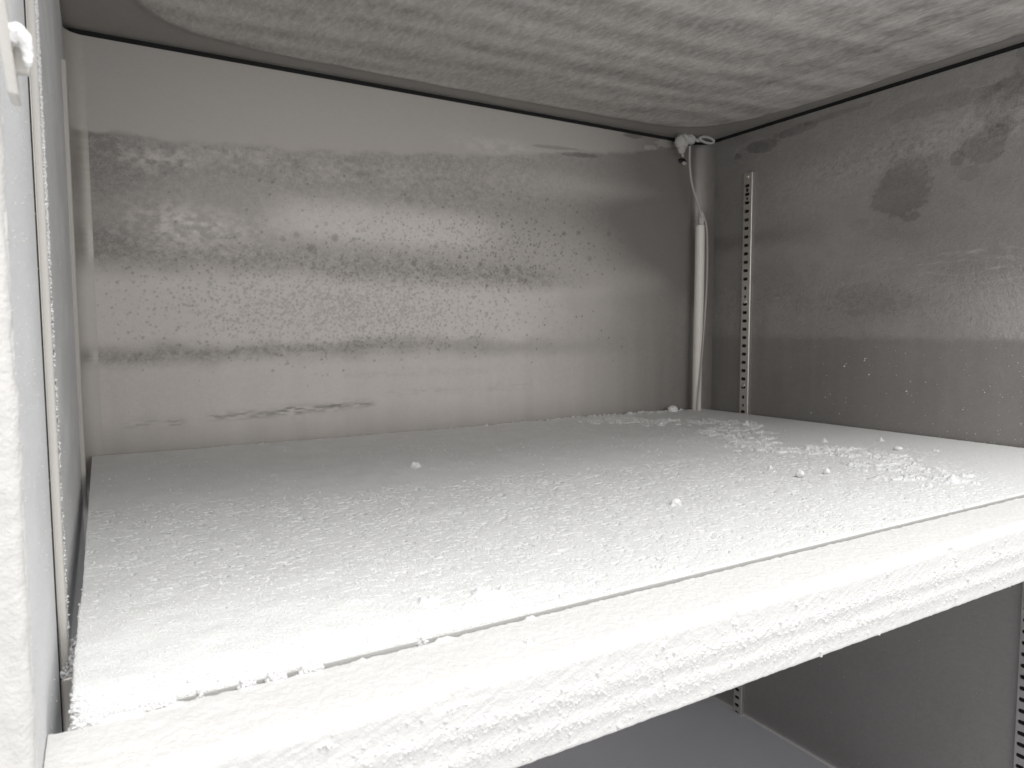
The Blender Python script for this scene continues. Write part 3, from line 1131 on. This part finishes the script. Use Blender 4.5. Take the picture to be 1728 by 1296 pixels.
# fluffy drift in the front left corner and over its edge
pts, rad = [], []
n = 3400
y = DY0 + np.abs(rng.normal(0, .055, n))
k = y < .46
y = y[k]
x = DX0 + .0006 + rng.normal(0, .0005, len(y)) - .0004 * ss(.38, .28, y)
z = rng.uniform(-.006, .004, len(y)) * ss(.50, .30, y)
r = (np.abs(rng.normal(0, .0003, len(y))) + .0003) * (.5 + .5 * ss(.42, .30, y))
k = x > XL + .0006
pts.append(np.stack([x, y, z], -1)[k])
rad.append(r[k])
n = 6000
x = DX0 + .22 * rng.random(n) ** 1.5
y = DY0 + .001 + .12 * rng.random(n) ** 1.5
r = np.abs(rng.normal(0, .00014, n)) + .00015
pts.append(np.stack([x, y, surf(x, y) + r * .2], -1))
rad.append(r)
# snow bridging the gap between deck and lip
for a, b, dn in ((-.0125, .006, 2600), (.006, .0170, 1500), (.0385, .0425, 700), (.0480, .0535, 1100), (.0600, .0670, 1400), (.108, .1092, 40), (.0245, .0255, 50)):
    x = rng.uniform(a, b, dn)
    y = rng.uniform(YL0 - .0012, DY0 + .0016, dn)
    z = -.0012 + rng.uniform(-.0008, .0022, dn)
    pts.append(np.stack([x, y, z], -1))
    rad.append(rng.uniform(.0003, .0007, dn))
    k2 = max(3, int((b - a) / .00028))
    pts.append(np.stack([rng.uniform(a, b, k2), rng.uniform(YL0 - .0002, DY0 + .0004, k2), rng.uniform(-.0022, -.0012, k2)], -1))
    rad.append(rng.uniform(.0013, .0020, k2))
# heap on the bracket between pilaster and shelf, and ragged left end of the lip
n = 300
x = rng.uniform(XL + .0006, -.0130, n)
y = rng.uniform(.322, .352, n)
z = -.0112 + rng.random(n) * .0075 * np.clip((x - XL) / .006, .15, 1)
pts.append(np.stack([x, y, z], -1))
rad.append(rng.uniform(.0006, .0013, n))
n = 900
x = rng.uniform(XL + .0006, XL + .030, n)
y = rng.uniform(YL1 + .001, YL0 - .001, n)
z = rng.uniform(-.0022, -.0010, n)
pts.append(np.stack([x, y, z], -1))
rad.append(rng.uniform(.0004, .0011, n))
g = grains('snow_drift', np.concatenate(pts), np.concatenate(rad), M_snow, None, .9, 8)
tag(g, 'thick fluffy white snow piled over the front left corner of the shelf', 'snow', kind='stuff')

# individual lumps of ice one can pick out
lumps = [((.7700, .8175, .0022), .0066, (1.2, 1, .85), 'round snow ball against the back wall left of the pale tube'),
         ((.5126, .3877, .0020), .0034, (1.1, 1, .9), 'round white pellet, lone one on the near side of the crumb trail'),
         ((.5430, .3838, .0016), .0026, (1.1, 1, .9), 'small white pellet just right of the lone round one before the crumb trail'),
         ((.7297, .6373, .0014), .0036, (1.6, 1.2, .6), 'flat frost lump lying alone on the smooth deck before the right slotted strip'),
         ((.7150, .4230, .0012), .0034, (1.2, 1.2, .6), 'flat frost lump beside the right wall beyond the end of the crumb trail'),
         ((.3534, .3707, .0012), .0030, (1.3, 1, .8), 'small raised frost lump alone in the middle front of the shelf'),
         ((.1451, .2363, .0012), .0014, (1.2, 1, .8), 'tiny white pellet sitting on top of the shelf front lip')]
for i, (c, r, sq, lab) in enumerate(lumps):
    c = (c[0], c[1], c[2] + (.0015 if c[1] > .25 else -.0018))
    o = lump('snow_lump', c, r, M_snow, None, 4, .32, 2.2, i + 1, sq)
    tag(o, lab, 'snow lump', 'snow lumps on the shelf')

# bare specks of frost stuck to the right wall
pts = [(XR - .0006, .5464, .0901), (XR - .0006, .5470, .0875), (XR - .0006, .5752, .0791), (XR - .0006, .5725, .0825), (XR - .0006, .5401, .0699), (XR - .0006, .4913, .0521), (XR - .0006, .487, .064)]
rad = [.0011, .0009, .0010, .0008, .0010, .0009, .0006]
n = 150
y = .36 + .30 * rng.random(n) ** 1.6
z = rng.uniform(-.0, .11, n)
pts += [(XR - .0003, a, b) for a, b in zip(y, z)]
rad += list(rng.uniform(.0002, .0006, n))
n = 40
pts += [(XR - .0003, a, b) for a, b in zip(rng.uniform(.38, .60, n), rng.uniform(-.45, -.06, n))]
rad += list(rng.uniform(.0002, .0005, n))
g = grains('frost_specks', np.array(pts), np.array(rad), M_snow, cab, 1, 4)
g['kind'] = 'stuff'

n = 900
yl = .222 + .45 * rng.random(n) ** 2.2
zl = rng.uniform(-.03, .30, n)
k = (yl < .322) | (yl > .346)
g = grains('frost_specks', np.stack([np.full(k.sum(), XL + .0001), yl[k], zl[k]], -1), rng.uniform(.00012, .00032, k.sum()), M_post, cab, 1, 6)
g['kind'] = 'stuff'

# ------------------------------------------------------------------ lower shelf
low = empty('freezer_shelf', (.41, .52, ZLOW), 'plain grey shelf in the dark compartment below the front lip', 'shelf')
xs = np.linspace(XL + .004, XR - .003, 60)
ys = np.linspace(.25, YB - .008, 60)
X, Y = np.meshgrid(xs, ys)
P = np.stack([X, Y, np.full(X.shape, ZLOW)], -1)
grid_np('deck', P, M_low, low, {'frost': .35 + .2 * (fbm(X * 12, Y * 12, 70, 4) - .5), 'relief': np.full(X.shape, .12)})
box('front_lip', (XL + .001, .222, ZLOW - .04), (XR - .001, .249, ZLOW), M_low, low, .002)

# ------------------------------------------------------------------ shelf bracket at the lower left
br_ = empty('shelf_bracket', (-.017, .33, -.05), 'bare shiny steel bracket holding the shelf at the lower left corner', 'bracket')
box('arm', (XL + .0004, .3215, -.050), (-.0140, .3285, -.0112), M_clip, br_, .0012)
box('hook', (XL + .0006, .3287, -.046), (-.0150, .3420, -.016), M_clip, br_, .001)

# ------------------------------------------------------------------ cable in the rear right corner
cb = empty('sensor_cable', (.80, .82, .42), 'frosted clamp and thin cable dropping into a pale tube in the rear right corner', 'cable')
bm = bmesh.new()
lump_bm(bm, (.7805, .815, .4165), .0125, 4, .30, 1.6, 4, (1.0, .7, .95))
lump_bm(bm, (.7935, .812, .4195), .0085, 4, .28, 1.6, 6, (1.2, .8, .85))
lump_bm(bm, (.7800, .815, .4055), .0075, 4, .35, 1.8, 8, (.9, .8, 1.0))
for f_ in bm.faces:
    f_.smooth = True
me = bpy.data.meshes.new('clamp')
bm.to_mesh(me)
bm.free()
link('clamp', me, M_conn, cb)
tube('wire', [(.7880, .806, .4080), (.7875, .806, .392), (.7890, .806, .372), (.7960, .808, .350), (.8060, .809, .330), (.8150, .810, .314), (.8180, .811, .300)],
     .00165, M_wire, cb, 12, 8, .0005, 500)
lump('neck', (.8195, .811, .302), .0068, M_conn, cb, 4, .35, 1.8, 12, (.75, .75, 1.9))
tube('sleeve', [(.8175, .812, .2915), (.8180, .812, .27), (.8180, .812, .20), (.8170, .812, .12), (.8165, .812, .06), (.8165, .812, -.004)],
     [.0066, .0072, .0074, .0072, .0070, .0068], M_sleeve, cb, 28, 8, .0004, 60)
tube('side_wire', [(.8205, .806, .302), (.8245, .8045, .286), (.8262, .8040, .25), (.8258, .8038, .20), (.8228, .8035, .15), (.8190, .8030, .11), (.8150, .8030, .07), (.8125, .8035, .04), (.8112, .8045, .02), (.8110, .8050, -.002)],
     .0014, M_wire, cb, 12, 8, .0002, 300)
# looped cable tie next to the clamp
tie = empty('cable_tie', (.82, .80, .425), 'looped white cable tie sticking out right of the frosted clamp', 'cable tie')
lp = []
for i in range(17):
    a = 2 * math.pi * i / 16
    lp.append((.8205 + .0165 * math.cos(a), .803 + .0015 * math.cos(a + .4), .4205 + .0040 * math.sin(a)))
tube('loop', lp, .0019, M_conn, tie, 12, 5, .0006, 700)
lump('head', (.8050, .806, .4190), .0035, M_conn, tie, 3, .3, 1.6, 21, (1.2, .9, .9))
